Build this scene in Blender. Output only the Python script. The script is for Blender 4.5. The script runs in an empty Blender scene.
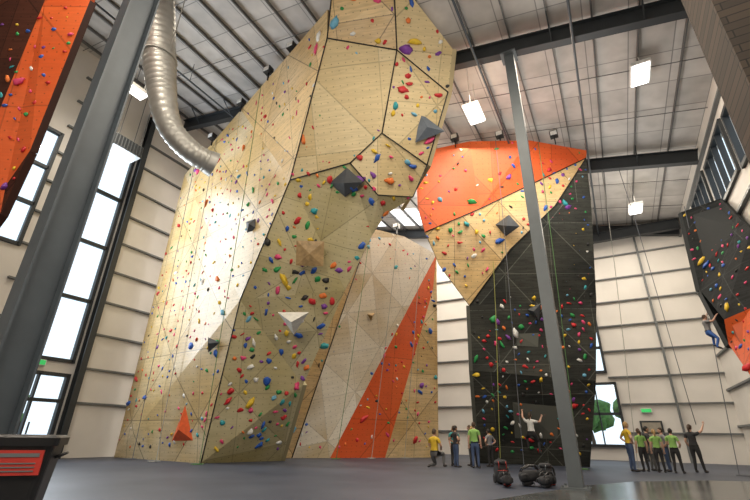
import bpy, bmesh, math, random
from mathutils import Vector, Matrix, noise
random.seed(7)
S=bpy.context.scene
COL=S.collection
YAW=math.radians(29)
CAM=Vector((0,0,1.2))

# ------------------------------------------------------------ materials
def NM(name):
    m=bpy.data.materials.new(name); m.use_nodes=True
    nt=m.node_tree; b=nt.nodes['Principled BSDF']
    return m,nt,b
def mat(name,col,rough=.6,metal=0.,var=.12,scale=6.,emit=None,es=0.,bump=0.):
    m,nt,b=NM(name)
    b.inputs['Roughness'].default_value=rough; b.inputs['Metallic'].default_value=metal
    tc=nt.nodes.new('ShaderNodeTexCoord'); n=nt.nodes.new('ShaderNodeTexNoise'); n.inputs['Scale'].default_value=scale
    n.inputs['Detail'].default_value=4
    nt.links.new(tc.outputs['Object'],n.inputs['Vector'])
    r=nt.nodes.new('ShaderNodeValToRGB')
    c=Vector(col[:3])
    r.color_ramp.elements[0].position=.3; r.color_ramp.elements[1].position=.7
    r.color_ramp.elements[0].color=(*(c*(1-var)),1); r.color_ramp.elements[1].color=(*[min(1,x) for x in c*(1+var)],1)
    nt.links.new(n.outputs['Fac'],r.inputs['Fac']); nt.links.new(r.outputs['Color'],b.inputs['Base Color'])
    if bump:
        bp=nt.nodes.new('ShaderNodeBump'); bp.inputs['Strength'].default_value=bump
        nt.links.new(n.outputs['Fac'],bp.inputs['Height']); nt.links.new(bp.outputs['Normal'],b.inputs['Normal'])
    if emit:
        b.inputs['Emission Color'].default_value=(*emit,1); b.inputs['Emission Strength'].default_value=es
    return m
def panel(name,cA,cB,tri=2.44,rough=.45,grain=.16,seam=.55,chalk=.0,chalkcol=(.8,.79,.75),spec=.5):
    """climbing wall panelling: triangular tone patches, seams, grain (UVs are metres on the face)"""
    m,nt,b=NM(name); L=nt.links; N=nt.nodes
    def ma(op,a,c=None):
        x=N.new('ShaderNodeMath'); x.operation=op
        for i,s in enumerate((a,c)):
            if s is None: continue
            if isinstance(s,(int,float)): x.inputs[i].default_value=s
            else: L.new(s,x.inputs[i])
        return x.outputs[0]
    tc=N.new('ShaderNodeTexCoord'); sp=N.new('ShaderNodeSeparateXYZ'); L.new(tc.outputs['UV'],sp.inputs[0])
    u=ma('DIVIDE',sp.outputs[0],tri); v=ma('DIVIDE',sp.outputs[1],tri*1.15)
    fa=ma('FLOOR',u); fb=ma('FLOOR',v); ra=ma('FRACT',u); rb=ma('FRACT',v)
    par=ma('FLOORED_MODULO',ma('ADD',fa,fb),2.0)
    r2=ma('ABSOLUTE',ma('SUBTRACT',par,ra))
    st=ma('GREATER_THAN',r2,rb)
    cb=N.new('ShaderNodeCombineXYZ'); L.new(fa,cb.inputs[0]); L.new(fb,cb.inputs[1]); L.new(st,cb.inputs[2])
    wn=N.new('ShaderNodeTexWhiteNoise'); wn.noise_dimensions='3D'; L.new(cb.outputs[0],wn.inputs['Vector'])
    mx=N.new('ShaderNodeMix'); mx.data_type='RGBA'; L.new(wn.outputs['Value'],mx.inputs['Factor'])
    mx.inputs[6].default_value=(*cA,1); mx.inputs[7].default_value=(*cB,1)
    mp=N.new('ShaderNodeMapping'); mp.inputs['Scale'].default_value=(.7,7,1); L.new(tc.outputs['UV'],mp.inputs[0])
    gn=N.new('ShaderNodeTexNoise'); gn.inputs['Scale'].default_value=1.6; gn.inputs['Detail'].default_value=6; gn.inputs['Distortion'].default_value=.6
    L.new(mp.outputs[0],gn.inputs['Vector'])
    mr=N.new('ShaderNodeMapRange'); mr.inputs[1].default_value=.3; mr.inputs[2].default_value=.7; mr.inputs[3].default_value=1-grain; mr.inputs[4].default_value=1+grain*.6
    L.new(gn.outputs['Fac'],mr.inputs[0])
    cn=N.new('ShaderNodeTexNoise'); cn.inputs['Scale'].default_value=.35; cn.inputs['Detail'].default_value=3; L.new(tc.outputs['UV'],cn.inputs['Vector'])
    cr=N.new('ShaderNodeMapRange'); cr.inputs[1].default_value=.42; cr.inputs[2].default_value=.68; cr.inputs[4].default_value=chalk
    L.new(cn.outputs['Fac'],cr.inputs[0])
    m2=N.new('ShaderNodeMix'); m2.data_type='RGBA'; L.new(cr.outputs[0],m2.inputs['Factor']); L.new(mx.outputs[2],m2.inputs[6]); m2.inputs[7].default_value=(*chalkcol,1)
    e=ma('MINIMUM',ma('MINIMUM',ra,rb),ma('ABSOLUTE',ma('SUBTRACT',r2,rb)))
    s=ma('LESS_THAN',e,.012)
    sf=ma('SUBTRACT',1.0,ma('MULTIPLY',s,seam))
    gu=ma('SUBTRACT',ma('FRACT',ma('DIVIDE',sp.outputs[0],.3)),.5); gv=ma('SUBTRACT',ma('FRACT',ma('DIVIDE',sp.outputs[1],.3)),.5)
    d=ma('ADD',ma('MULTIPLY',gu,gu),ma('MULTIPLY',gv,gv)); dn=ma('SUBTRACT',1.0,ma('MULTIPLY',ma('LESS_THAN',d,.006),.5))
    k=ma('MULTIPLY',ma('MULTIPLY',sf,dn),mr.outputs[0])
    vm=N.new('ShaderNodeVectorMath'); vm.operation='SCALE'; L.new(m2.outputs[2],vm.inputs[0]); L.new(k,vm.inputs['Scale'])
    L.new(vm.outputs[0],b.inputs['Base Color'])
    b.inputs['Roughness'].default_value=rough; b.inputs['Specular IOR Level'].default_value=spec
    return m

M={}
M['ply']=panel('plywood_birch',(.52,.34,.14),(.70,.50,.24),grain=.22,chalk=.35,chalkcol=(.74,.63,.45))
M['plyA']=panel('plywood_tan',(.46,.31,.12),(.66,.49,.24),tri=2.6,grain=.15,chalk=.6,chalkcol=(.74,.66,.50),rough=.36,spec=.42)
M['pale']=panel('plywood_pale',(.61,.47,.24),(.72,.59,.35),tri=3.0,seam=.3,grain=.14)
M['khaki']=panel('wall_khaki',(.42,.35,.16),(.56,.48,.26),tri=2.4,grain=.1,seam=.35,chalk=.5,chalkcol=(.62,.56,.38))
M['tri']=panel('wall_two_tone',(.54,.43,.26),(.82,.77,.66),tri=2.0,grain=.1,seam=.3,chalk=.6,chalkcol=(.82,.78,.70))
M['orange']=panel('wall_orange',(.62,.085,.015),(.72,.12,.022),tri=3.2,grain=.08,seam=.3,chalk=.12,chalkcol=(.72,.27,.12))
M['black']=panel('wall_black',(.016,.018,.017),(.046,.048,.042),tri=2.3,grain=.4,seam=-1.8,rough=.7,chalk=.55,chalkcol=(.085,.085,.07),spec=.25)
M['black2']=panel('wall_charcoal',(.016,.018,.019),(.030,.032,.033),tri=2.3,grain=.3,seam=-1.0,rough=.85,spec=.1)
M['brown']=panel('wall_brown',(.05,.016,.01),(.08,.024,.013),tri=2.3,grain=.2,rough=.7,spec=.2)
M['seam']=mat('seam_black',(.01,.01,.01),.7)
M['steel']=mat('painted_steel_grey',(.065,.08,.095),.45,.1,.1,2)
M['girt']=mat('girt_steel',(.14,.15,.155),.5,.1,.1,2)
M['steel_l']=mat('painted_steel_light',(.10,.115,.125),.45,.1,.08,2)
M['steel_d']=mat('painted_steel_dark',(.035,.04,.045),.5,.2,.1,2)
M['purlin']=mat('purlin_steel',(.13,.13,.13),.5,.2,.1,2)
M['wallw']=mat('insulated_wall_white',(.68,.65,.61),.6,0,.06,.6)
M['duct']=mat('galvanised_duct',(.46,.45,.42),.42,.5,.12,3)
M['emit']=mat('lamp_diffuser',(.9,.9,.9),.5,0,.01,1,(1,.97,.92),6)
M['white']=mat('white_paint',(.75,.75,.74),.5)
M['dk']=mat('dark_plastic',(.012,.012,.013),.38)
M['fab']=mat('black_nylon',(.02,.02,.023),.8,bump=.3)
M['red']=mat('red_label',(.45,.03,.02),.5)
M['exit']=mat('exit_sign_green',(.05,.5,.13),.5,0,.05,3,(.05,.8,.2),.35)
M['door']=mat('painted_door',(.30,.27,.22),.5)
M['leaf']=mat('foliage',(.06,.16,.03),.8,0,.5,3)
M['bark']=mat('bark',(.09,.06,.04),.9)
M['ground']=mat('outside_ground',(.35,.36,.33),.9,0,.2,.5)
m,nt,b=NM('window_glass')
for n in list(nt.nodes):
    if n.type!='OUTPUT_MATERIAL': nt.nodes.remove(n)
out=[n for n in nt.nodes][0]; tr=nt.nodes.new('ShaderNodeBsdfTransparent'); gl=nt.nodes.new('ShaderNodeBsdfGlossy'); gl.inputs['Roughness'].default_value=.03
ms=nt.nodes.new('ShaderNodeMixShader'); ms.inputs[0].default_value=.06
nt.links.new(tr.outputs[0],ms.inputs[1]); nt.links.new(gl.outputs[0],ms.inputs[2]); nt.links.new(ms.outputs[0],out.inputs[0]); M['glass']=m
M['sky']=mat('skylight_polycarbonate',(.85,.87,.9),.5,0,.03,1,(.9,.95,1),1.8)
m,nt,b=NM('ceiling_insulation'); tc=nt.nodes.new('ShaderNodeTexCoord')
w=nt.nodes.new('ShaderNodeTexBrick'); w.inputs['Scale'].default_value=1; w.inputs['Brick Width'].default_value=1.5; w.inputs['Row Height'].default_value=1.8
w.offset=0; w.inputs['Mortar Size'].default_value=.03; w.inputs['Mortar Smooth'].default_value=.6
w.inputs['Color1'].default_value=(.45,.43,.41,1); w.inputs['Color2'].default_value=(.60,.575,.55,1); w.inputs['Mortar'].default_value=(.24,.235,.23,1)
nt.links.new(tc.outputs['Object'],w.inputs['Vector'])
n=nt.nodes.new('ShaderNodeTexNoise'); n.inputs['Scale'].default_value=1.2; nt.links.new(tc.outputs['Object'],n.inputs['Vector'])
mr=nt.nodes.new('ShaderNodeMapRange'); mr.inputs[1].default_value=.3; mr.inputs[2].default_value=.7; mr.inputs[3].default_value=.8; mr.inputs[4].default_value=1.05; nt.links.new(n.outputs['Fac'],mr.inputs[0])
vm=nt.nodes.new('ShaderNodeVectorMath'); vm.operation='SCALE'; nt.links.new(w.outputs['Color'],vm.inputs[0]); nt.links.new(mr.outputs[0],vm.inputs['Scale']); nt.links.new(vm.outputs[0],b.inputs['Base Color'])
bp=nt.nodes.new('ShaderNodeBump'); bp.inputs['Strength'].default_value=.5; nt.links.new(n.outputs['Fac'],bp.inputs['Height']); nt.links.new(bp.outputs[0],b.inputs['Normal'])
b.inputs['Roughness'].default_value=.5; M['ceil']=m
m,nt,b=NM('brown_blockwork'); tc=nt.nodes.new('ShaderNodeTexCoord'); sp=nt.nodes.new('ShaderNodeSeparateXYZ'); nt.links.new(tc.outputs['Object'],sp.inputs[0])
ad=nt.nodes.new('ShaderNodeMath'); nt.links.new(sp.outputs[0],ad.inputs[0]); nt.links.new(sp.outputs[1],ad.inputs[1])
cb=nt.nodes.new('ShaderNodeCombineXYZ'); nt.links.new(ad.outputs[0],cb.inputs[0]); nt.links.new(sp.outputs[2],cb.inputs[1])
w=nt.nodes.new('ShaderNodeTexBrick'); w.inputs['Scale'].default_value=1; w.inputs['Brick Width'].default_value=2.4; w.inputs['Row Height'].default_value=.2; w.inputs['Mortar Size'].default_value=.014
w.inputs['Color1'].default_value=(.060,.042,.030,1); w.inputs['Color2'].default_value=(.036,.027,.021,1); w.inputs['Mortar'].default_value=(.012,.010,.009,1)
nt.links.new(cb.outputs[0],w.inputs['Vector']); nt.links.new(w.outputs['Color'],b.inputs['Base Color']); b.inputs['Roughness'].default_value=.85; M['block']=m
m,nt,b=NM('rubber_carpet_floor'); tc=nt.nodes.new('ShaderNodeTexCoord')
n=nt.nodes.new('ShaderNodeTexNoise'); n.inputs['Scale'].default_value=.35; n.inputs['Detail'].default_value=8; nt.links.new(tc.outputs['Object'],n.inputs['Vector'])
r=nt.nodes.new('ShaderNodeValToRGB'); r.color_ramp.elements[0].position=.35; r.color_ramp.elements[1].position=.65
r.color_ramp.elements[0].color=(.030,.038,.060,1); r.color_ramp.elements[1].color=(.062,.073,.102,1)
n2=nt.nodes.new('ShaderNodeTexNoise'); n2.inputs['Scale'].default_value=60; nt.links.new(tc.outputs['Object'],n2.inputs['Vector'])
bp=nt.nodes.new('ShaderNodeBump'); bp.inputs['Strength'].default_value=.2; nt.links.new(n2.outputs['Fac'],bp.inputs['Height']); nt.links.new(bp.outputs[0],b.inputs['Normal'])
nt.links.new(n.outputs['Fac'],r.inputs[0]); nt.links.new(r.outputs[0],b.inputs['Base Color']); b.inputs['Roughness'].default_value=.5; M['floor']=m
M['conc']=mat('polished_concrete',(.075,.08,.08),.2,0,.5,.8)
HC={'red':(.55,.02,.025),'pink':(.70,.06,.18),'blue':(.02,.10,.45),'yellow':(.75,.50,.03),'green':(.02,.28,.07),'teal':(.03,.32,.36),'orange':(.75,.18,.03),'purple':(.20,.05,.32),'black':(.02,.02,.02),'white':(.75,.75,.72),'cyan':(.15,.42,.6)}
for k,c in HC.items(): M['h_'+k]=mat('hold_'+k,c,.5,0,.1,9)

# ------------------------------------------------------------ helpers
def empty(name,loc=(0,0,0)):
    e=bpy.data.objects.new(name,None); e.location=loc; COL.objects.link(e); return e
def mobj(name,bm,mats,parent=None,smooth=False,loc=None):
    me=bpy.data.meshes.new(name); bm.to_mesh(me); bm.free()
    for x in mats: me.materials.append(M[x] if isinstance(x,str) else x)
    if smooth:
        for p in me.polygons: p.use_smooth=True
    o=bpy.data.objects.new(name,me); COL.objects.link(o)
    if loc: o.location=loc
    if parent: o.parent=parent
    return o
def bx(bm,lo,hi,mi=0):
    v=[bm.verts.new((x,y,z)) for z in (lo[2],hi[2]) for y in (lo[1],hi[1]) for x in (lo[0],hi[0])]
    for q in ((0,2,3,1),(4,5,7,6),(0,1,5,4),(2,6,7,3),(0,4,6,2),(1,3,7,5)):
        f=bm.faces.new([v[i] for i in q]); f.material_index=mi
def obox(bm,p0,p1,w,h,mi=0,up=Vector((0,0,1))):
    p0=Vector(p0);p1=Vector(p1);d=(p1-p0).normalized()
    s=d.cross(up)
    if s.length<1e-4: s=Vector((1,0,0))
    s.normalize(); t=s.cross(d)
    v=[]
    for p in (p0,p1):
        for a,b in ((-1,-1),(1,-1),(1,1),(-1,1)): v.append(bm.verts.new(p+s*a*w/2+t*b*h/2))
    for q in ((3,2,1,0),(4,5,6,7),(0,1,5,4),(1,2,6,5),(2,3,7,6),(3,0,4,7)):
        f=bm.faces.new([v[i] for i in q]); f.material_index=mi
def ibeam(bm,p0,p1,w,h,t=.03,up=Vector((0,0,1)),mi=0):
    p0=Vector(p0);p1=Vector(p1);d=(p1-p0).normalized(); s=d.cross(up).normalized(); u=s.cross(d)
    obox(bm,p0+u*(h/2),p1+u*(h/2),w,t,mi,up); obox(bm,p0-u*(h/2),p1-u*(h/2),w,t,mi,up); obox(bm,p0,p1,t,h,mi,up)
def tube(bm,pts,rad,seg=8,mi=0,cap=True):
    pts=[Vector(p) for p in pts]; n=len(pts)
    if not isinstance(rad,(list,tuple)): rad=[rad]*n
    rings=[]; prev=None
    for i,p in enumerate(pts):
        d=(pts[min(i+1,n-1)]-pts[max(i-1,0)]).normalized()
        if prev is None:
            a=Vector((0,0,1)) if abs(d.z)<.9 else Vector((1,0,0)); s=d.cross(a).normalized()
        else: s=(prev-d*prev.dot(d)).normalized()
        prev=s; t=d.cross(s)
        rings.append([bm.verts.new(p+(s*math.cos(2*math.pi*k/seg)+t*math.sin(2*math.pi*k/seg))*rad[i]) for k in range(seg)])
    for a,b in zip(rings,rings[1:]):
        for k in range(seg):
            f=bm.faces.new([a[k],a[(k+1)%seg],b[(k+1)%seg],b[k]]); f.material_index=mi; f.smooth=True
    if cap:
        f=bm.faces.new(rings[0][::-1]); f.material_index=mi; f=bm.faces.new(rings[-1]); f.material_index=mi
def blob(bm,c,sc,mi=0,rot=None,sub=2,amp=0.,seed=0,flat=None):
    r=bmesh.ops.create_icosphere(bm,subdivisions=sub,radius=1)
    R=rot or Matrix.Identity(3)
    for v in r['verts']:
        k=1+amp*noise.noise(v.co*1.6+Vector((seed,seed*.7,0)))
        v.co=R@Vector((v.co.x*sc[0]*k,v.co.y*sc[1]*k,v.co.z*sc[2]*k))+Vector(c)
        if flat is not None: v.co.z=max(v.co.z,flat)
    fs={f for v in r['verts'] for f in v.link_faces}
    for f in fs: f.material_index=mi; f.smooth=True
def zroof(x): return 15.2+.2*(6-x)

# ------------------------------------------------------------ room shell
XL,XR,YB,YF=-22.9,6.0,33.1,-8.0
bm=bmesh.new(); bx(bm,(XL-.3,YF-.3,-.2),(XR+.3,YB+.3,0)); mobj('floor',bm,['floor'])
bm=bmesh.new()
pts=[(-2.9,9.3),(-2.2,11.6),(-1.3,14.4),(0.0,17.0),(2.2,19.2),(5.98,21),(5.98,YF+.1),(-4.8,YF+.1)]
vs=[bm.verts.new((x,y,.004)) for x,y in pts]; bm.faces.new(vs); mobj('floor_concrete_area',bm,['conc'])
def gridwall(name,axis,pos,thick,ua,ub,z1,opens,matn='wallw'):
    us=sorted({ua,ub,*[o[0] for o in opens],*[o[1] for o in opens]}); zs=sorted({0,z1,*[o[2] for o in opens],*[o[3] for o in opens]})
    bm=bmesh.new()
    for a,b in zip(us,us[1:]):
        for c,d in zip(zs,zs[1:]):
            mu,mz=(a+b)/2,(c+d)/2
            if any(o[0]<mu<o[1] and o[2]<mz<o[3] for o in opens): continue
            if axis=='x': bx(bm,(min(pos,pos+thick),a,c),(max(pos,pos+thick),b,d))
            else: bx(bm,(a,min(pos,pos+thick),c),(b,max(pos,pos+thick),d))
    return bm
LW=[(9.35,11.15,4.25,16.2),(8.75,11.15,0,3.55),(5.0,7.4,9.0,15.2)]
bm=gridwall('wl','x',XL,-.25,YF,YB,zroof(XL),LW); mobj('wall_left',bm,['wallw'])
BW=[(-2.4,0.05,.85,4.6),(-2.4,-.35,5.4,10.2)]
bm=gridwall('wb','y',YB,.25,XL,XR,15.0,BW)
vv=[bm.verts.new(p) for p in ((XL,YB,15),(XR,YB,15),(XR,YB,zroof(XR)),(XL,YB,zroof(XL)))]; bm.faces.new(vv); mobj('wall_back',bm,['wallw'])
RW=[(14.5,18.6,11.0,13.4),(19.2,23.0,11.2,13.6),(23.8,27.6,11.4,13.8)]
bm=gridwall('wr','x',XR,.25,YF,YB,zroof(XR),RW); mobj('wall_right',bm,['wallw'])
bm=bmesh.new(); vv=[bm.verts.new(p) for p in ((XL,YF,0),(XR,YF,0),(XR,YF,zroof(XR)),(XL,YF,zroof(XL)))]; bm.faces.new(vv[::-1]); mobj('wall_front',bm,['wallw'])
bm=bmesh.new(); vv=[bm.verts.new(p) for p in ((XL-.3,YF-.3,zroof(XL-.3)),(XR+.3,YF-.3,zroof(XR+.3)),(XR+.3,YB+.3,zroof(XR+.3)),(XL-.3,YB+.3,zroof(XL-.3)))]; bm.faces.new(vv[::-1]); mobj('ceiling',bm,['ceil'])
bm=bmesh.new(); x=XL+.7
while x<XR:
    obox(bm,(x,YF,zroof(x)-.1),(x,YB,zroof(x)-.1),.05,.17); x+=1.5
for y in [-4.5,0,2,6.9,10.2,16.7,20,26.5,29.8]:
    obox(bm,(XL,y,zroof(XL)-.2),(XR,y,zroof(XR)-.2),.03,.03)
mobj('ceiling_purlins',bm,['purlin'])
for y in (3.7,13.5,23.3,32.7,-6.0):
    fr=empty('steel_frame'); bm=bmesh.new()
    ibeam(bm,(XL+.3,y,zroof(XL)-.68),(XR-.1,y,zroof(XR)-.68),.34,.72,.035)
    posts=[XL+.45,XR-.32]
    if y==13.5: posts=[]
    if y in(23.3,32.7): posts=[XL+.45]
    for xx in posts: ibeam(bm,(xx,y,0),(xx,y,zroof(xx)-1.0),.28,.5,.03,Vector((1,0,0)))
    x=XL+2.2
    while x<XR-1:
        obox(bm,(x,y-.9,zroof(x)-.2),(x,y,zroof(x)-1.0),.05,.05); x+=3
    mobj('rafter_and_posts',bm,['steel_d'],fr)
bm=bmesh.new()
for z in [2.4,4.0,5.7,7.4,9.1,10.8,12.5,14.2,15.9,17.6,19.3]:
    for a,b in ((YF,4.9),(7.5,8.7),(11.75,YB)):
        bx(bm,(XL,a,z-.045),(XL+.16,b,z+.045))
mobj('trim_girts_left',bm,['girt'])
bm=bmesh.new()
for z in [1.6,3.3,5.0,6.7,8.4,10.1,11.8,13.5]:
    bx(bm,(XL,YB-.16,z-.04),(-2.55,YB,z+.04)); bx(bm,(.2 if z<4.7 else -.25,YB-.16,z-.04),(XR,YB,z+.04))
for xx in (-8.2,3.2): bx(bm,(xx-.06,YB-.22,0),(xx+.06,YB-.03,15))
mobj('trim_girts_back',bm,['girt'])
bm=bmesh.new()
for z in [2,4,6,8,10,14.2]: bx(bm,(XR-.16,YF,z-.05),(XR,YB,z+.05))
mobj('trim_girts_right',bm,['girt'])
bm=bmesh.new(); ibeam(bm,(-3,YB-1.0,14.75),(XR-.1,YB-1.0,14.75),.3,.7,.035); mobj('header_beam',bm,['steel_d'])

def window(i,axis,pos,a,b,z0,z1,rows,cols,inw,name='window_%d'):
    e=empty((name%i) if '%' in name else name); bm=bmesh.new(); t=.1
    def bar(u0,u1,w0,w1,d0=-.02,d1=.12):
        lo,hi=sorted((pos+inw*d1,pos-inw*.1))
        if axis=='x': bx(bm,(lo,u0,w0),(hi,u1,w1))
        else: bx(bm,(u0,lo,w0),(u1,hi,w1))
    bar(a-t,a+.06,z0-t,z1+t); bar(b-.06,b+t,z0-t,z1+t); bar(a,b,z0-t,z0+.06); bar(a,b,z1-.06,z1+t)
    for r in range(1,rows): z=z0+(z1-z0)*r/rows; bar(a,b,z-.08,z+.08)
    for c in range(1,cols): u=a+(b-a)*c/cols; bar(u-.04,u+.04,z0,z1)
    mobj('frame',bm,['steel_d'],e)
    bm=bmesh.new(); g=pos-inw*.12
    if axis=='x': q=[(g,a,z0),(g,b,z0),(g,b,z1),(g,a,z1)]
    else: q=[(a,g,z0),(b,g,z0),(b,g,z1),(a,g,z1)]
    bm.faces.new([bm.verts.new(p) for p in q]); mobj('glass',bm,['glass'],e); return e
window(1,'x',XL,9.35,11.15,4.25,16.2,4,1,1)
window(2,'x',XL,5.0,7.4,9.0,15.2,3,1,1)
e=window(0,'x',XL,8.75,11.15,0.02,3.55,1,2,1,'door_1')
bm=bmesh.new(); bx(bm,(XL-.1,8.8,2.35),(XL+.1,11.1,2.5)); bx(bm,(XL+.1,9.75,1.0),(XL+.16,9.8,1.5)); bx(bm,(XL+.1,10.1,1.0),(XL+.16,10.15,1.5)); mobj('rail_and_handles',bm,['steel_d'],e)
window(3,'y',YB,-2.4,.05,.85,4.6,2,2,-1); window(4,'y',YB,-2.4,-.35,5.4,10.2,3,2,-1)
for i,o in enumerate(RW): window(5+i,'x',XR,*o,1,4,-1)
bm=bmesh.new(); ibeam(bm,(XL+.3,11.5,0),(XL+.3,11.5,19.5),.3,.35,.03,Vector((1,0,0))); ibeam(bm,(XL+.3,8.9,0),(XL+.3,8.9,19.5),.22,.25,.03,Vector((1,0,0))); mobj('window_post',bm,['steel_d'])
e=empty('door_2'); bm=bmesh.new(); bx(bm,(1.0,YB-.12,0),(2.2,YB-.02,2.3)); bx(bm,(1.1,YB-.16,.02),(2.1,YB-.1,2.2),1); bx(bm,(2.0,YB-.24,1.0),(2.05,YB-.16,1.05),2); bx(bm,(1.88,YB-.24,.98),(2.05,YB-.22,1.03),2)
mobj('leaf_and_frame',bm,['steel_d','door','steel_l'],e)
def exitsign(loc,axis):
    e=empty('exit_sign',loc); bm=bmesh.new(); h=.3
    if axis=='y': bx(bm,(-h,0,-.13),(h,.1,.13)); bx(bm,(-h+.03,-.02,-.1),(h-.03,0,.1),1)
    else: bx(bm,(-.1,-h,-.13),(0,h,.13)); bx(bm,(0,-h+.03,-.1),(.02,h-.03,.1),1)
    mobj('housing',bm,['white','exit'],e)
exitsign((1.5,YB-.12,2.9),'y'); exitsign((XL+.2,9.7,4.0),'x')
bm=bmesh.new(); bx(bm,(3.3,8.6,0),(XR,10.0,zroof(XR)-.1)); mobj('wall_pier_block',bm,['block'])
bm=bmesh.new()
for a in (-17.6,-16.1,-14.6,-13.1,-11.6,-10.1,-8.6,-7.1,-5.6):
    for y0,y1 in ((24.5,28),(28.6,32)):
        if random.random()<.15: continue
        b_=a+1.1
        bm.faces.new([bm.verts.new(p) for p in ((a,y0,zroof(a)-.02),(a,y1,zroof(a)-.02),(b_,y1,zroof(b_)-.02),(b_,y0,zroof(b_)-.02))])
mobj('skylight_panels',bm,['sky'])

# ------------------------------------------------------------ columns
e=empty('steel_column'); bm=bmesh.new()
ibeam(bm,(-9.25,3.55,.03),(-9.25,3.55,zroof(-9.25)-1.05),.42,.62,.04,Vector((0,1,0)))
bx(bm,(-9.6,3.15,0),(-8.9,3.95,.05)); mobj('wide_flange',bm,['steel'],e)
e=empty('steel_column'); bm=bmesh.new()
bx(bm,(-1.52,13.37,.02),(-1.16,13.73,zroof(-1.3)-1.08)); bx(bm,(-1.7,13.2,0),(-1.0,13.9,.04)); bx(bm,(-1.65,13.2,zroof(-1.3)-1.16),(-1.05,13.85,zroof(-1.3)-1.09))
for a in (-1.64,-1.04):
    for c in (13.26,13.84): bx(bm,(a-.03,c-.03,.03),(a+.03,c+.03,.09))
mobj('square_tube',bm,['steel_l'],e)

# ------------------------------------------------------------ climbing walls
PAL=['red','pink','blue','yellow','green','teal','orange','purple','black','white','red','yellow','green','pink','cyan','blue','red','blue','pink']
HM=['h_'+k for k in HC]; HI={k:i for i,k in enumerate(HC)}
def newell(P):
    n=Vector()
    for a,b in zip(P,P[1:]+P[:1]): n+=a.cross(b)
    return n.normalized()
def hold(bm,c,n,s,col,rng):
    t=n.cross(Vector((0,0,1)))
    if t.length<.01: t=Vector((1,0,0))
    t.normalize(); a=rng.uniform(0,6.28); b=n.cross(t)
    t2=t*math.cos(a)+b*math.sin(a); b2=n.cross(t2)
    R=Matrix((t2,b2,n)).transposed()
    r=bmesh.ops.create_icosphere(bm,subdivisions=1 if s<.11 else 2,radius=1)
    sx=s*rng.uniform(.8,1.6); sy=s*rng.uniform(.5,.95); sz=s*rng.uniform(.45,.8); sd=rng.uniform(0,50)
    for v in r['verts']:
        k=1+.6*noise.noise(v.co*1.3+Vector((sd,0,0)))
        q=v.co*k
        z=max(q.z,-.15); bulge=1+.25*max(0,z)*q.y
        v.co=c+R@Vector((q.x*sx,q.y*sy*bulge+ (z*.25*sy),z*sz))
    for f in {f for v in r['verts'] for f in v.link_faces}: f.material_index=HI[col]; f.smooth=True
HS=.82
def wall(name,faces,seams=(),holds=(),thick=.18,vols=(),seed=1,seamr=.026,routes=()):
    rng=random.Random(seed); e=empty(name); mats=[]; bm=bmesh.new(); uv=bm.loops.layers.uv.new('UVMap')
    hb=bmesh.new()
    for fi,(P,mn) in enumerate(faces):
        P=[Vector(p) for p in P]; n=newell(P); c=sum(P,Vector())/len(P)
        if n.dot(CAM-c)<0: P.reverse(); n=-n
        if mn not in mats: mats.append(mn)
        t=Vector((0,0,1)).cross(n)
        if t.length<.05: t=Vector((1,0,0))
        t.normalize(); b=n.cross(t); a=rng.uniform(-.5,.5) if mn in('tri','khaki') else 0
        t,b=t*math.cos(a)+b*math.sin(a),b*math.cos(a)-t*math.sin(a); o=Vector((rng.uniform(0,9),rng.uniform(0,9),0))
        f=bm.faces.new([bm.verts.new(p) for p in P]); f.material_index=mats.index(mn)
        for l in f.loops: l[uv].uv=(l.vert.co.dot(t)+o.x,l.vert.co.dot(b)+o.y)
        Q=[p-n*thick for p in P]
        k=bm.faces.new([bm.verts.new(p) for p in reversed(Q)]); k.material_index=mats.index(mn)
        for i in range(len(P)):
            j=(i+1)%len(P); g=bm.faces.new([bm.verts.new(x) for x in (P[j],P[i],Q[i],Q[j])]); g.material_index=mats.index(mn)
        cnt,s0,s1=holds[fi] if fi<len(holds) else (0,.1,.1)
        tris=[(P[0],P[i],P[i+1]) for i in range(1,len(P)-1)]; ar=[((q[1]-q[0]).cross(q[2]-q[0])).length for q in tris]
        done=[]; tries=0
        while len(done)<cnt and tries<cnt*6:
            tries+=1; q=rng.choices(tris,ar)[0]; u,v=rng.random(),rng.random()
            if u+v>1: u,v=1-u,1-v
            tn=(q[1]-q[0]).cross(q[2]-q[0]).normalized()
            p=q[0]+(q[1]-q[0])*u*.94+(q[2]-q[0])*v*.94+((q[0]+q[1]+q[2])/3-q[0])*.04
            if p.z<.5 or any((p-d).length<.28 for d in done): continue
            s=HS*rng.uniform(s0,s1)*(1.7 if rng.random()<.1 else 1); done.append(p)
            hold(hb,p,tn,s,rng.choice(PAL),rng)
    for A,B,nn,cnt,cl in routes:   # single-colour vertical routes
        A=Vector(A);B=Vector(B);nn=Vector(nn).normalized()
        for i in range(cnt):
            p=A.lerp(B,(i+.5)/cnt)+Vector((rng.uniform(-.28,.28),0,rng.uniform(-.1,.1))); hold(hb,p,nn,rng.uniform(.07,.12),rng.choice(cl),rng)
    bmesh.ops.triangulate(bm,faces=[f for f in bm.faces if len(f.verts)>4])
    mobj('panels',bm,mats,e); mobj('holds',hb,HM,e)
    if seams:
        sb=bmesh.new()
        for pl in seams: tube(sb,[Vector(p)+(Vector((0,0,1.2))-Vector(p)).normalized()*.03 for p in pl],seamr,6)
        mobj('seam_strips',sb,['seam'],e)
    if vols:
        vb=bmesh.new(); vm=[]
        for base,apex,mn in vols:
            if mn not in vm: vm.append(mn)
            B=[vb.verts.new(p) for p in base]; A=vb.verts.new(apex)
            for i in range(len(B)):
                f=vb.faces.new([B[i],B[(i+1)%len(B)],A]); f.material_index=vm.index(mn)
            vb.faces.new(B[::-1]).material_index=vm.index(mn)
        bmesh.ops.recalc_face_normals(vb,faces=vb.faces); mobj('volumes',vb,vm,e)
    return e
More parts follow.
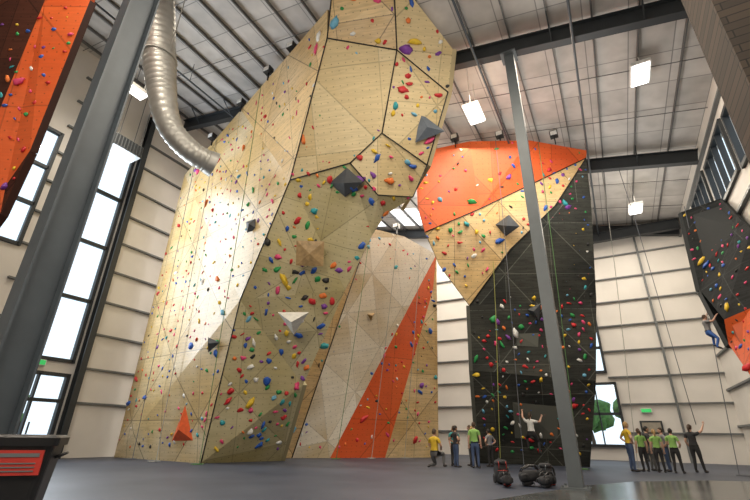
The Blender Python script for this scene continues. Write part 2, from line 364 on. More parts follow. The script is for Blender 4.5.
def vol(c,n,r,h,k=3,rot=0.,sx=1.,mn='greyvol'):
    c=Vector(c);n=Vector(n).normalized(); t=n.cross(Vector((0,0,1))).normalized(); b=n.cross(t)*-1
    B=[c+t*(math.cos(rot+2*math.pi*i/k)*r*sx)+b*(math.sin(rot+2*math.pi*i/k)*r) for i in range(k)]
    return (B,c+n*h,mn)
M['greyvol']=mat('volume_charcoal',(.06,.065,.072),.55)
M['whitevol']=mat('volume_white',(.62,.60,.54),.5)
M['orangevol']=mat('volume_orange',(.75,.11,.02),.5)
M['woodvol']=mat('volume_wood',(.36,.24,.11),.5,0,.3,5)
M['greyvol2']=mat('volume_slate',(.10,.12,.15),.5)
a0=(-22.4,14.1,0);a1=(-15.9,13.85,0);S1=(-13.8,12.7,6.56);S2=(-10.81,11.73,11.35);S3=(-7.77,9.64,16.1);S4=(-7.0,8.75,17.7)
aTL=(-21.5,13.7,16.1);aTM=(-15.7,12.4,17.9);aTR=(-7.6,9.3,17.3)
wall('climbing_wall',[([a0,a1,S1,aTL],'plyA'),([S1,S2,aTM,aTL],'plyA'),([S2,S3,aTR,aTM],'ply')],
     [[a1,S1,S2,S3,S4]],[(200,.055,.125),(150,.055,.12),(45,.06,.12)],
     vols=[([(-18.05,13.85,.75),(-16.3,13.82,.75),(-17.15,13.6,2.95)],(-17.15,13.4,1.3),'orangevol'),
           vol((-13.4,12.35,10.0),(.2,-1,-.1),.4,.25,4,.6),vol((-15.4,12.95,4.8),(.2,-1,-.1),.4,.3,3,.9),vol((-18.8,13.75,8.5),(.1,-1,0),.4,.35,3,.4,mn='woodvol')],seed=3,
     routes=[((-15.6,13.55,1.2),(-15.3,12.95,12),(0.1,-1,-.05),34,['red','pink','pink']),((-17.2,13.75,3.2),(-17.0,13.3,13),(0.1,-1,-.05),26,['pink','red','black'])])
T1=(-14.7,17.6,0);K1=(-12.48,15.95,3.25);K2=(-9.66,14.77,7.04);K3=(-8.03,14.19,9.13);K4=(-7.31,14.01,9.85);K5=(-7.2,13.16,10.36)
P=(-8.05,12.23,11.65);Q=(-6.51,12.17,12.6);W=(-5.15,13.61,11.48);V=(-6.0,14.05,10.41);G=(-5.26,11.03,15.49);Mm=(-3.85,12.96,14.29)
N_=(-4.75,9.75,17.15);O_=(-4.25,10.3,17.15);Yy=(-3.3,12.2,15.7)
fn=newell([Vector(S1),Vector(K2),Vector(S2)]); fn=fn if fn.dot(CAM-Vector(S1))>0 else -fn
wall('climbing_tower',[([a1,T1,K1,S1],'khaki'),([S1,K1,K2],'khaki'),([S1,K2,S2],'khaki'),([S2,K2,K3,K4,K5,P],'khaki'),
   ([P,Q,W,V,K5],'pale'),([K5,V,K4],'khaki'),([S2,P,Q,G,S3],'pale'),([Q,G,Mm,W],'pale'),([S3,G,N_,S4],'ply'),([G,N_,O_,Yy,Mm],'pale'),
   ([T1,K1,(-15.2,18.2,5),(-16.0,18.6,0)],'khaki'),([Mm,Yy,(-6.0,15.6,16.2),(-6.6,16.0,13)],'pale'),([W,Mm,(-6.6,16.0,13),(-7.6,16.2,11.3)],'pale')],
   [[S2,P],[P,Q,W],[P,K5,V,W],[Q,G],[G,Mm],[S3,G],[G,N_],[W,Mm]],
   [(70,.09,.17),(36,.09,.17),(36,.1,.18),(52,.1,.18),(14,.1,.17),(4,.1,.17),(38,.08,.14),(24,.08,.15),(10,.08,.14),(12,.08,.14)],
   vols=[vol((-11.1,13.2,5.5),fn,.62,.5,3,.5,1.2,'whitevol'),vol((-8.35,12.45,10.9),(0,-1,-.75),.6,.2,4,.3,1.35,'greyvol'),
         vol((-4.85,12.95,12.75),(.5,-1,-.35),.75,.2,3,1.2,1,'greyvol2'),vol((-10.3,12.9,8.2),fn,.75,.12,4,.8,1.1,'woodvol')],seed=5)
b0=(-17.2,18.2,0);b0b=(-16.0,20.0,0);b1=(-14.6,21.6,0);b2=(-12.6,24.4,0);b3=(-10.4,27.4,0)
bt0=(-13.6,19.0,12.6);bt1=(-11.9,20.9,13.4);btm=(-10.6,23.2,13.5);bt2=(-9.3,25.7,12.9);bm_=(-9.75,25.9,10.4)
wall('climbing_wall',[([b0,b0b,bt1,bt0],'ply'),([b0b,b1,bt2,btm,bt1],'tri'),([b1,b2,bm_,bt2],'orange'),([b2,b3,bt2,bm_],'ply')],
   [[b0b,bt1]],[(30,.08,.15),(130,.07,.15),(40,.07,.14),(50,.07,.14)],seed=9,
   vols=[vol((-12.6,22.2,8),(.8,-.6,-.2),.5,.4,3,.3,mn='woodvol')])
L0=(-7.2,17.4,14.2);L1=(-7.3,17.7,12.2);L2=(-7.1,18.1,10.8);L3=(-6.7,18.9,9.2);E1=(-4.5,19.3,12.1);Rr=(.9,21.6,15.0);R1=(1.0,21.5,15.4)
t0=(-6.4,17.6,15.4);t1=(-4.5,18.5,15.9);t2=(-1.6,19.7,15.75);X1=(-1.0,21.1,12.3);X2=(-3.4,20.4,10.0);X3=(-5.7,20.3,7.3)
k1=(.7,21.9,12.6);k2=(0,22.7,7.5);k3=(-.7,22.9,3.7);k4=(-6.0,21.0,4.2);kb0=(-6.67,23.3,0);kb1=(-1.68,24.2,0)
wall('climbing_arch',[([L0,L1,L2,E1,t1,t0],'orange'),([E1,Rr,R1,t2,t1],'orange'),([L2,L3,X3,X2,E1],'ply'),([E1,X2,X1,Rr],'ply'),
   ([kb0,kb1,k3,k4],'black'),([k4,k3,k2,X3],'black'),([X3,k2,k1,X1,X2],'black'),([X1,k1,Rr],'black'),
   ([L0,t0,(-6.6,20.5,15.0),(-7.3,20.3,13)],'orange'),([k4,X3,(-6.2,23.5,7),(-6.6,24.2,3)],'black'),([kb0,k4,(-6.6,24.2,3),(-6.7,24.6,0)],'black')],
   [[L2,E1,Rr],[X3,X2,X1,Rr]],
   [(24,.07,.13),(20,.07,.13),(34,.08,.14),(24,.08,.14),(90,.07,.14),(90,.07,.14),(95,.07,.14),(10,.07,.13)],seed=12,
   vols=[vol((-3.3,19.85,11.1),(0,-1,-.5),.55,.3,4,.3,1.1,'greyvol'),vol((-2.8,21.6,7.0),(0,-1,-.3),.5,.3,3,.3,mn='greyvol')])
d0=(4.6,23.7,11.8);d1=(5.85,22.1,11.4);d2=(5.6,19.1,8.5);o1=(4.0,19.4,5.3);o2=(4.6,18.4,5.4);d6=(4.1,22.3,7.3);d5=(4.0,19.9,4.5);d4=(3.9,17.9,3.1)
wall('climbing_wall',[([d0,d1,d2,d6],'black2'),([d6,d2,o2,o1],'black2'),([o1,o2,d4,d5],'orange'),([d4,o2,(5.9,16.2,5),(5.9,16.2,0),(4.9,16.3,0)],'orange'),
   ([d0,(5.9,25.5,11.8),(5.9,25,7.5),d6],'black2'),([d6,(5.9,25,7.5),(5.9,21,4.0),d5],'black2')],
   [],[(50,.07,.12),(22,.07,.12),(10,.07,.12),(20,.07,.12)],seed=15)
e45=(-13.65,2.72,13.7);e1=(-12.4,3.41,13.7);e2=(-13.11,3.71,8.3);e3=(-13.71,3.83,6.5);e110=(-14.16,3.0,9.6)
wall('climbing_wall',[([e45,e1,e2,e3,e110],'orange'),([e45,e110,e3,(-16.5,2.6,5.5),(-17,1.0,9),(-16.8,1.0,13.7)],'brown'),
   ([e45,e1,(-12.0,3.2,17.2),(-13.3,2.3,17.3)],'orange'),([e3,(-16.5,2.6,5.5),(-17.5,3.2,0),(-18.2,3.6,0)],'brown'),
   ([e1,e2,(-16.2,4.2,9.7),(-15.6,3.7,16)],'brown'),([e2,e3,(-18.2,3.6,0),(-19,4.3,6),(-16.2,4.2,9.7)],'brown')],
   [],[(30,.06,.1),(55,.06,.1),(12,.06,.1)],seed=21)

# ------------------------------------------------------------ ropes
M['rope_g']=mat('rope_green',(.10,.22,.08),.8);M['rope_y']=mat('rope_yellow',(.30,.32,.09),.8);M['rope_b']=mat('rope_grey',(.13,.14,.16),.8);M['rope_w']=mat('rope_white',(.35,.35,.32),.8)
RP=[((-13.0,11.2,17.4),(-15.2,13.2,0.02),'rope_g'),((-18.0,12.9,17.0),(-17.9,13.2,.02),'rope_w'),((-20.0,13.2,16.6),(-20.0,13.5,.02),'rope_b'),
    ((-11.9,20.8,13.2),(-13.7,20.9,.02),'rope_g'),((-10.9,22.7,13.4),(-12.6,22.8,.02),'rope_w'),((-10.0,24.5,13.2),(-11.4,24.6,.02),'rope_w'),
    ((-4.2,20.2,11.0),(-4.9,20.4,.02),'rope_y'),((-1.2,19.9,15.6),(-1.9,21.9,.02),'rope_g'),((-3.2,18.9,15.8),(-4.0,20.8,.02),'rope_b'),
    ((1.6,23.3,15.1),(.3,23.6,.02),'rope_w'),((2.4,23.3,14.9),(2.85,23.95,1.85),'rope_b'),((4.7,23.3,11.9),(3.6,22.5,.02),'rope_b')]
for a,b,mn in RP:
    bm=bmesh.new(); a=Vector(a); b=Vector(b); pts=[]
    for i in range(9):
        t=i/8; p=a.lerp(b,t); p.z-=math.sin(math.pi*t)*.12; p.x+=math.sin(t*5)*.03; pts.append(p)
    if b.z<.1:
        for i in range(7): pts.append(b+Vector((.25*math.cos(i)+.1,.25*math.sin(i)-.2,.02)))
    tube(bm,pts,.016,5); mobj('climbing_rope',bm,[mn])

# ------------------------------------------------------------ duct
e=empty('spiral_duct'); bm=bmesh.new()
cp=[Vector(p) for p in ((-13.75,5.2,18.9),(-13.7,5.8,17.5),(-13.65,6.4,15.2),(-13.5,6.95,13.2),(-13.2,7.4,11.9),(-12.75,8.1,11.15),(-12.45,8.8,10.95))]
pts=[]
for i in range(len(cp)-1):
    p0=cp[max(i-1,0)];p1=cp[i];p2=cp[i+1];p3=cp[min(i+2,len(cp)-1)]
    seg=28 if i<3 else 14
    for k in range(seg):
        t=k/seg; pts.append(.5*((2*p1)+(p2-p0)*t+(2*p0-5*p1+4*p2-p3)*t*t+(3*p1-p0-3*p2+p3)*t**3))
rad=[(.60-.17*min(1,max(0,(i/len(pts)-.5))/.3))*(1.06 if i%3==0 else 1.0) for i in range(len(pts))]
tube(bm,pts,rad,24,0,False); mobj('ribbed_pipe',bm,['duct'],e)
bm=bmesh.new(); dd=(pts[-1]-pts[-4]).normalized(); tube(bm,[pts[-1]-dd*.05,pts[-1]+dd*.25],[.46,.52],24,0,False); tube(bm,[pts[-1],pts[-1]+dd*.05],[.42,.42],20,1)
for i in (14,60): tube(bm,[pts[i],pts[i]+Vector((0,0,-.08))],[.68,.68],20,0); obox(bm,pts[i]+Vector((.6,0,0)),Vector((pts[i].x+.6,pts[i].y,zroof(pts[i].x+.6))),.03,.03)
mobj('collars_and_register',bm,['duct','dk'],e)
bm=bmesh.new()
for x in (-17.2,-2.6,1.0):
    tube(bm,[(x,YF+.2,zroof(x)-1.25),(x,YB-.2,zroof(x)-1.25)],.05,8)
    for y in range(-6,33,4): obox(bm,(x,y,zroof(x)-1.25),(x,y,zroof(x)),.02,.02)
mobj('sprinkler_pipes',bm,['steel'])

# ------------------------------------------------------------ lamps
def lamp(loc,rz=0,en=220):
    e=empty('ceiling_light',loc); bm=bmesh.new()
    bx(bm,(-.36,-.66,-.04),(.36,.66,.12)); bx(bm,(-.3,-.6,-.07),(.3,.6,-.041),1)
    for s in (-.5,.5): obox(bm,(0,s,.1),(0,s,zroof(loc[0])-loc[2]),.02,.02)
    mobj('fixture',bm,['white','emit'],e); e.rotation_euler[2]=rz
    l=bpy.data.lights.new('lamp','AREA'); l.shape='RECTANGLE'; l.size=.6; l.size_y=1.2; l.energy=en; l.color=(1,.9,.76)
    o=bpy.data.objects.new('lamp',l); COL.objects.link(o); o.parent=e; o.location=(0,0,-.09)
LP=[(3.3,16.5,15.1),(-3.4,15.3,14.8),(3.1,26.9,14.0),(-18.4,8.0,16.8),(-3.4,5,16.3),(-11,2,17.2),(3.3,5.0,14.8),(-3.2,27,15.6),(-12.5,17.5,17.3),(-18.4,20,18.5),(-11,29,17.0)]
for p in LP: lamp(p)
e=empty('unit_heater',(-21.0,9.6,15.2)); bm=bmesh.new(); bx(bm,(-.5,-.75,-.35),(.5,.75,.35))
for i in range(9): bx(bm,(.5,-.7+i*.165,-.3),(.56,-.62+i*.165,.3),1)
for i in range(6): bx(bm,(-.42+i*.16,-.78,-.3),(-.36+i*.16,-.75,.3),1)
for a in (-.4,.4):
    for b_ in (-.6,.6): obox(bm,(a,b_,.35),(a,b_,zroof(-21)-15.2),.03,.03)
mobj('cabinet',bm,['girt','steel_d'],e)
def spotl(loc):
    e=empty('floodlight',loc); bm=bmesh.new(); bx(bm,(-.03,-.03,-.35),(.03,.03,.12)); bx(bm,(-.2,-.2,.1),(.2,.12,.42)); bx(bm,(-.16,-.23,.14),(.16,-.2,.38),1); mobj('head',bm,['dk','white'],e)
for p in ((-18.5,13.0,17.2),(-15.6,12.3,18.0),(-12.6,11.2,17.9),(-10.5,10.5,17.7),(-5.2,18.2,15.9),(-3.0,19.2,16.0),(-.4,20.4,15.9),(-10.9,22.6,13.8)): spotl(p)

# ------------------------------------------------------------ trash bin
e=empty('trash_bin',(-7.35,3.2,0)); e.rotation_euler[2]=YAW+.45; bm=bmesh.new()
def rrect(w,d,z,r=.1):
    o=[]
    for cx,cy,a0_ in ((w/2-r,d/2-r,0),(-w/2+r,d/2-r,90),(-w/2+r,-d/2+r,180),(w/2-r,-d/2+r,270)):
        for k in range(5):
            a=math.radians(a0_+k*22.5); o.append((cx+r*math.cos(a),cy+r*math.sin(a),z))
    return o
secs=[rrect(.82,.7,0),rrect(.86,.74,.1),rrect(1.0,.86,.98),rrect(1.0,.86,1.0),rrect(1.08,.94,1.0),rrect(1.1,.96,1.1),rrect(1.02,.88,1.13),rrect(.94,.8,1.1),rrect(.9,.76,.9)]
rs=[[bm.verts.new(p) for p in s] for s in secs]
for a,b in zip(rs,rs[1:]):
    for k in range(len(a)): bm.faces.new([a[k],a[(k+1)%len(a)],b[(k+1)%len(b)],b[k]])
bm.faces.new(rs[0][::-1]); bm.faces.new(rs[-1])
mobj('body',bm,['dk'],e)
bm=bmesh.new(); bx(bm,(-.36,-.462,.66),(.42,-.40,.95)); bx(bm,(-.32,-.47,.87),(.38,-.462,.915),1); bx(bm,(-.32,-.47,.69),(-.16,-.462,.82),1)
for i in range(3): bx(bm,(-.08,-.47,.70+i*.045),(.36,-.462,.715+i*.045),1)
mobj('label',bm,['red','girt'],e)
bm=bmesh.new()
for s in (-1,1): tube(bm,[(s*.5,-.15,.85),(s*.6,-.12,.9),(s*.6,.12,.9),(s*.5,.15,.85)],.02,6)
mobj('handles',bm,['dk'],e)

# ------------------------------------------------------------ bags
def bag(loc,rz,s=1,lie=False,acc='red'):
    e=empty('climbing_backpack',loc); e.rotation_euler[2]=rz; e.scale=(s,s,s); bm=bmesh.new()
    def pouch(c,sx,sy,sz,taper,mi):
        r=bmesh.ops.create_icosphere(bm,subdivisions=3,radius=1)
        for v in r['verts']:
            q=v.co.copy(); q=q/((abs(q.x)**4+abs(q.y)**4+abs(q.z)**4)**.25)
            w=1-taper*max(0,q.z); n_=.02*noise.noise(Vector(c)*3+q*2.5)
            v.co=Vector(c)+Vector((q.x*sx*w+n_,q.y*sy*w+n_,q.z*sz))
        for f in {f for v in r['verts'] for f in v.link_faces}: f.material_index=mi; f.smooth=True
    pouch((0,0,.25),.17,.12,.25,.18,0); pouch((0,-.01,.485),.155,.125,.055,.2,0); pouch((0,-.14,.17),.125,.05,.13,.1,0)
    for sx in (-1,1):
        pouch((sx*.18,0,.12),.03,.07,.10,0,0)
        tube(bm,[(sx*.08,.10,.47),(sx*.10,.20,.42),(sx*.115,.22,.28),(sx*.12,.17,.12),(sx*.10,.11,.06)],[.024,.028,.026,.016,.012],6,1)
        tube(bm,[(sx*.09,-.125,.50),(sx*.09,-.15,.44),(sx*.09,-.135,.34)],.008,5,2)
    tube(bm,[(-.04,.10,.50),(-.035,.11,.56),(.035,.11,.56),(.04,.10,.50)],.01,6,1)
    tube(bm,[(-.12,-.13,.30),(0,-.185,.31),(.12,-.13,.30)],.008,5,2)
    if lie:
        R=Matrix.Rotation(math.radians(82),4,'X')
        for v in bm.verts: v.co=R@v.co
        mz=min(v.co.z for v in bm.verts)
        for v in bm.verts: v.co.z-=mz
    mobj('pack',bm,['fab','dk',acc],e)
bag((-3.25,13.5,0),.5,1.15); bag((-2.75,13.35,0),1.9,1.15,True,'steel_l'); bag((-3.0,12.9,0),.3,.8,True); bag((-2.1,13.8,0),-.4,1.05,False,'steel_l'); bag((-2.15,13.1,0),2.5,.85,True)

# ------------------------------------------------------------ people
SK=[mat('skin_light',(.55,.33,.24),.5),mat('skin_tan',(.42,.24,.16),.5)]
HR=[mat('hair_brown',(.06,.035,.02),.7),mat('hair_blond',(.35,.22,.09),.7),mat('hair_black',(.015,.012,.01),.7)]
SH={'yellow':mat('shirt_yellow',(.60,.40,.03),.8),'lime':mat('shirt_lime',(.25,.46,.12),.8),'teal':mat('shirt_teal',(.05,.30,.30),.8),'black':mat('shirt_black',(.03,.03,.035),.8),'white':mat('shirt_white',(.6,.6,.58),.8),'grey':mat('shirt_grey',(.2,.2,.21),.8),'blue':mat('shirt_blue',(.05,.12,.35),.8)}
PT={'black':mat('pants_black',(.02,.02,.022),.8),'jeans':mat('pants_jeans',(.05,.08,.16),.8),'grey':mat('pants_grey',(.12,.12,.12),.8),'blue':mat('pants_blue',(.04,.12,.4),.8)}
SHOE=mat('shoe_dark',(.04,.035,.035),.6)
POSE={
 'stand':dict(pel=.93,arms=[((-.235,-.03,1.11),(-.25,.04,.86),(0,.1,-1)),((.235,-.03,1.11),(.25,.04,.86),(0,.1,-1))],legs=[((-.10,.02,.49),(-.11,-.02,.085),(-.13,.14,.03)),((.10,.02,.49),(.11,-.02,.085),(.13,.14,.03))]),
 'belay':dict(pel=.93,arms=[((-.25,.04,1.13),(-.10,.24,1.12),(.5,.8,.2)),((.26,.0,1.12),(.16,.25,1.0),(-.4,.8,-.2))],legs=[((-.12,.04,.49),(-.14,-.04,.085),(-.16,.12,.03)),((.11,.05,.49),(.12,.06,.085),(.14,.22,.03))]),
 'reach':dict(pel=.93,arms=[((-.25,-.02,1.11),(-.22,.14,.92),(0,.8,-.5)),((.36,.12,1.50),(.43,.24,1.73),(.1,.2,1))],legs=[((-.11,.02,.49),(-.13,-.04,.085),(-.15,.12,.03)),((.11,.05,.49),(.14,.06,.085),(.16,.22,.03))]),
 'hips':dict(pel=.93,arms=[((-.36,-.08,1.16),(-.19,.05,1.0),(.6,.6,-.2)),((.36,-.08,1.16),(.19,.05,1.0),(-.6,.6,-.2))],legs=[((-.11,.02,.49),(-.13,-.02,.085),(-.16,.14,.03)),((.10,.0,.49),(.11,-.03,.085),(.13,.13,.03))]),
 'climb':dict(pel=.93,arms=[((-.33,.14,1.58),(-.34,.28,1.80),(0,.5,1)),((.38,.16,1.36),(.46,.30,1.58),(.1,.6,.8))],legs=[((-.26,.26,.72),(-.22,.18,.32),(-.24,.34,.28)),((.22,.22,.56),(.24,.06,.16),(.26,.24,.10))]),
 'kneel':dict(pel=.50,arms=[((-.26,.06,.72),(-.12,.26,.62),(.4,.8,-.3)),((.26,.06,.72),(.12,.28,.60),(-.4,.8,-.3))],legs=[((-.14,.26,.075),(-.12,-.14,.07),(-.12,-.29,.04)),((.16,.40,.46),(.17,.36,.085),(.18,.52,.03))]),
}
def person(loc,face,pose,ht,shirt,pants,hair=0,skin=0,name='climber',long=False,bare=False,z=0.):
    ps=POSE[pose]; pz=ps['pel']; dz=pz-.93
    V_=[];Ed=[];Rd=[];lab=[]
    def nd(p,r,par,l):
        V_.append(Vector(p));Rd.append(r if isinstance(r,tuple) else (r,r));lab.append(l)
        if par is not None: Ed.append((par,len(V_)-1))
        return len(V_)-1
    pel=nd((0,0,pz),(.15,.11),None,'P'); wa=nd((0,.005,1.10+dz),(.135,.10),pel,'S'); ch=nd((0,.0,1.27+dz),(.165,.12),wa,'S'); nb=nd((0,-.01,1.40+dz),(.115,.085),ch,'S'); nk=nd((0,.01,1.48+dz),(.055,.055),nb,'K'); nt_=nd((0,.02,1.55+dz),(.05,.05),nk,'K')
    fing=[]
    for s,(el,wr,fd) in zip((-1,1),ps['arms']):
        el=Vector(el);wr=Vector(wr); sh=Vector((s*.185,-.01,1.375+dz))
        a=nd(sh,.075,nb,'S'); m1=nd(sh.lerp(el,.45),.06,a,'S'); m1b=nd(sh.lerp(el,.62),.052,m1,'K'); m2=nd(el,.045,m1b,'K'); m3=nd(el.lerp(wr,.3),.046,m2,'K'); w=nd(wr,.030,m3,'K')
        d=Vector(fd).normalized(); pm=wr+d*.06; nd(pm,(.042,.024),w,'K'); fing.append((wr,pm,d,s))
    for s,(kn,an,to) in zip((-1,1),ps['legs']):
        kn=Vector(kn);an=Vector(an);hp=Vector((s*.10,0,pz-.07))
        h=nd(hp,.105,pel,'P'); m1=nd(hp.lerp(kn,.5),.088,h,'P'); m2=nd(kn,.064,m1,'L'); m3=nd(kn.lerp(an,.3),.064,m2,'L'); a=nd(an,.046,m3,'L'); nd(Vector(to),(.042,.032),a,'F')
    me=bpy.data.meshes.new('t'); me.from_pydata([tuple(v) for v in V_],Ed,[]); o=bpy.data.objects.new('t',me); COL.objects.link(o)
    o.modifiers.new('s','SKIN'); sb=o.modifiers.new('u','SUBSURF'); sb.levels=2
    for i,r in enumerate(Rd): me.skin_vertices[0].data[i].radius=r; me.skin_vertices[0].data[i].use_root=(i==0)
    dg=bpy.context.evaluated_depsgraph_get(); ev=o.evaluated_get(dg); m2=bpy.data.meshes.new_from_object(ev)
    bpy.data.objects.remove(o)
    bm=bmesh.new(); bm.from_mesh(m2)
    legm=0 if bare else 2
    for f in bm.faces:
        c=f.calc_center_median(); best=None
        for a,b in Ed:
            A=V_[a];B=V_[b];ab=B-A;t=max(0,min(1,(c-A).dot(ab)/ab.length_squared)); d=(c-A-ab*t).length-.5*(Rd[a][0]*(1-t)+Rd[b][0]*t)
            if best is None or d<best[0]: best=(d,lab[b] if t>.35 else lab[a])
        l=best[1]; f.material_index={'S':1,'K':0,'P':2,'L':legm,'F':3}[l]; f.smooth=True
        if l=='P' and c.z>pz+.05: f.material_index=1
        if l=='K' and abs(c.x)<.14 and c.z<1.44+dz and c.z>1.2+dz: f.material_index=1
    for wr,pm,d,s in fing:
        side=d.cross(Vector((0,1,0)) if abs(d.y)<.8 else Vector((0,0,1))).normalized(); nn=side.cross(d).normalized()
        for i,(of,ln) in enumerate(((-.027,.062),(-.009,.075),(.009,.078),(.026,.066))):
            b=pm+side*of+d*.005; tube(bm,[b,b+d*ln*.5+side*of*.2,b+d*ln*.85+nn*.018,b+d*ln*.95+nn*.04],[.0095,.009,.008,.006],6,0)
        b=wr.lerp(pm,.35); tube(bm,[b,b-side*s*.035+d*.02,b-side*s*.045+d*.05+nn*.012],[.012,.011,.008],6,0)
    for kn,an,to in ps['legs']:
        an=Vector(an);to=Vector(to); yv=(to-an).normalized()
        if pose not in('climb',) and an.z>.08: yv=Vector((yv.x,yv.y,0)).normalized()
        xv=yv.cross(Vector((0,0,1))).normalized(); zv=xv.cross(yv); R=Matrix((xv,yv,zv)).transposed()
        c=an.lerp(to,.5); c.z=max(.04,min(an.z,to.z)+.012)
        blob(bm,c,(.05,.135,.045),3,R,2)
    hc=Vector((0,.03,1.63+dz)); r=bmesh.ops.create_uvsphere(bm,u_segments=20,v_segments=14,radius=1)
    for v in r['verts']:
        x,y,zz=v.co
        w=.076*(1-.22*max(0,-zz)); yy=y*.094
        if y>.8 and -.35<zz<.15 and abs(x)<.25: yy+=.022*(1-abs(x)/.25)
        if y>.4 and zz<-.6: yy+=.012
        v.co=hc+Vector((x*w,yy,zz*.118))
    for f in {f for v in r['verts'] for f in v.link_faces}: f.material_index=0; f.smooth=True
    for s in (-1,1):
        blob(bm,hc+Vector((s*.077,-.005,-.01)),(.012,.02,.03),0); blob(bm,hc+Vector((s*.028,.084,.010)),(.012,.008,.008),5,sub=1); blob(bm,hc+Vector((s*.028,.088,.032)),(.018,.006,.004),4,sub=1)
    blob(bm,hc+Vector((0,.086,-.055)),(.024,.008,.006),6,sub=1)
    r=bmesh.ops.create_uvsphere(bm,u_segments=20,v_segments=14,radius=1)
    for v in r['verts']:
        x,y,zz=v.co
        t=max(0,min(1,(y+.25)/.9)); lim=-.55+1.05*t*t*(3-2*t)
        if zz<lim: zz=lim+(zz-lim)*.08
        k=1+.05*noise.noise(Vector((x,y,zz))*5)
        v.co=hc+Vector((x*.085*k,y*(.097 if y>0 else .108)*k-.006,zz*.128*k+.006))
    for f in {f for v in r['verts'] for f in v.link_faces}: f.material_index=4; f.smooth=True
    if long: tube(bm,[hc+Vector((0,-.08,.04)),hc+Vector((0,-.14,0)),hc+Vector((0,-.13,-.12)),hc+Vector((0,-.11,-.22))],[.035,.04,.035,.012],8,4)
    tube(bm,[(.158*math.cos(a),.115*math.sin(a),pz+.04) for a in [i*math.pi/8 for i in range(17)]],.018,6,6,False)
    me=bpy.data.meshes.new(name); bm.to_mesh(me); bm.free()
    for x in (SK[skin],SH[shirt],PT[pants],SHOE,HR[hair],M['dk'],M['seam']): me.materials.append(x)
    ob=bpy.data.objects.new(name,me); COL.objects.link(ob)
    k=ht/1.75; ob.scale=(k,k,k); ob.location=(loc[0],loc[1],z); ob.rotation_euler[2]=face
    return ob
R_=math.radians
person((-7.35,18.9),R_(-10),'kneel',2.0,'yellow','grey',0,0,'kneeling_person')
person((-7.2,21.0),R_(-120),'stand',1.6,'white','black',1,0,'person')
person((-6.85,20.1),R_(20),'belay',1.66,'teal','black',0,0,'person',True)
person((-6.55,19.4),R_(-40),'hips',1.65,'black','jeans',2,1,'person')
person((-6.3,20.8),R_(90),'stand',1.7,'blue','grey',0,0,'person')
person((-6.0,20.1),R_(-20),'belay',1.65,'lime','black',1,0,'person',True)
person((-5.7,19.4),R_(10),'stand',1.8,'lime','jeans',0,0,'person',False)
person((-5.4,20.7),R_(60),'hips',1.55,'grey','black',2,0,'person')
person((-3.75,22.0),R_(0),'climb',1.85,'white','black',0,0,'climber',True,z=.45)
person((.1,22.2),R_(-60),'hips',1.9,'yellow','jeans',1,0,'person')
person((.55,22.5),R_(30),'stand',1.65,'lime','black',0,0,'person',True)
person((.85,23.2),R_(-80),'belay',1.75,'black','grey',2,1,'person')
person((1.1,22.4),R_(10),'stand',1.62,'lime','black',1,0,'person',True)
person((1.42,23.3),R_(100),'hips',1.7,'grey','jeans',0,0,'person')
person((1.68,22.4),R_(-20),'belay',1.66,'lime','black',2,0,'person')
person((2.5,23.6),R_(-30),'reach',1.85,'black','black',0,0,'person',True)
person((3.55,20.1),R_(-75),'climb',1.4,'grey','blue',0,0,'climber',z=4.3)

# ------------------------------------------------------------ outside
bm=bmesh.new()
bm.faces.new([bm.verts.new((x,y,-.22)) for x,y in ((-90,-60),(90,-60),(90,110),(-90,110))])
mobj('ground',bm,['ground'])
for i,(x,y) in enumerate(((-2.5,44),(1.5,47),(-42,16),(-6,50))):
    e=empty('tree',(x,y,-.22)); bm=bmesh.new(); tube(bm,[(0,0,0),(.1,0,1.2),(0,.1,2.4)],[.2,.16,.1],8,1)
    rg=random.Random(i)
    for k in range(9): blob(bm,(rg.uniform(-1.1,1.1),rg.uniform(-1.1,1.1),rg.uniform(2,4.2)),(rg.uniform(.7,1.1),)*3,0,sub=2,amp=.6,seed=k)
    mobj('crown_and_trunk',bm,['leaf','bark'],e)

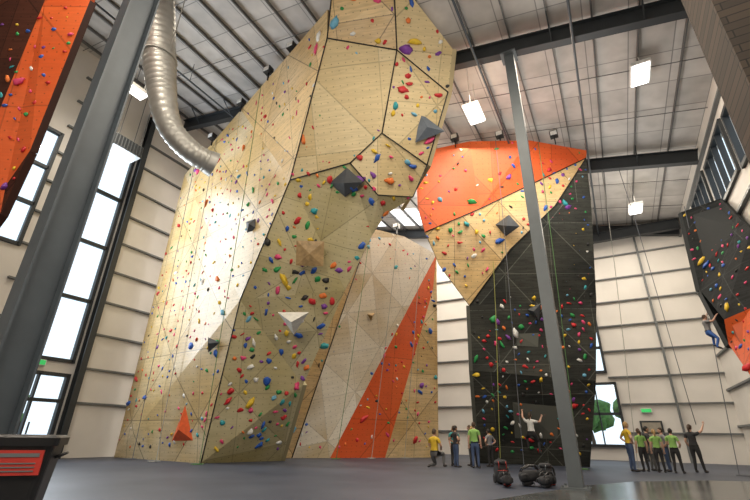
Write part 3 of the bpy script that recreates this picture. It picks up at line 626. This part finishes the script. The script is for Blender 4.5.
# ------------------------------------------------------------ lights
w=bpy.data.worlds.new('World'); S.world=w; w.use_nodes=True; bg=w.node_tree.nodes['Background']
bg.inputs[0].default_value=(.74,.88,1,1); bg.inputs[1].default_value=1.5
def area(name,loc,rot,sx,sy,en,col):
    l=bpy.data.lights.new(name,'AREA'); l.shape='RECTANGLE'; l.size=sx; l.size_y=sy; l.energy=en; l.color=col
    o=bpy.data.objects.new(name,l); o.location=loc; o.rotation_euler=rot; COL.objects.link(o)
area('window_daylight',(XL+.35,10.2,10.2),(0,R_(-90),0),11.5,1.7,1300,(.85,.93,1))
for i,(x,y,en) in enumerate(((-16,6,350),(-1,7,850),(-9,2,400),(-14,18,550),(-2.5,16,750),(2,28,420),(-9.5,28,800),(-9,21,600))):
    area('roof_fill',(x,y,zroof(x)-1.4),(0,0,0),5,5,en,(1,.89,.72))  # soft fill added under the roof, not tied to any fixture
area('front_fill',(-3.5,-4,9),(R_(62),0,R_(18)),7,4,1000,(1,.89,.74))  # added front fill behind the camera, brightens the climbing walls
for x,y,en in ((-1,17,240),(-3,7,100),(2,26,240),(-12,27,480)):
    area('ceiling_fill',(x,y,zroof(x)-6),(math.pi,0,0),4,4,en,(1,.94,.86))  # unseen upward fill, added only to brighten the ceiling

# ------------------------------------------------------------ camera
th=R_(23.9); ro=R_(1.0)
F0=Vector((-math.sin(YAW),math.cos(YAW),0)); R0=Vector((math.cos(YAW),math.sin(YAW),0)); Z=Vector((0,0,1))
F=math.cos(th)*F0+math.sin(th)*Z; U=-math.sin(th)*F0+math.cos(th)*Z
Xc=math.cos(ro)*R0+math.sin(ro)*U; Yc=-math.sin(ro)*R0+math.cos(ro)*U
cam=bpy.data.cameras.new('camera'); co=bpy.data.objects.new('camera',cam); COL.objects.link(co)
mw=Matrix((Xc,Yc,-F)).transposed().to_4x4(); mw.translation=CAM; co.matrix_world=mw
cam.sensor_width=36; cam.lens=36*418/750; cam.clip_end=500; S.camera=co
S.view_settings.view_transform='Standard'
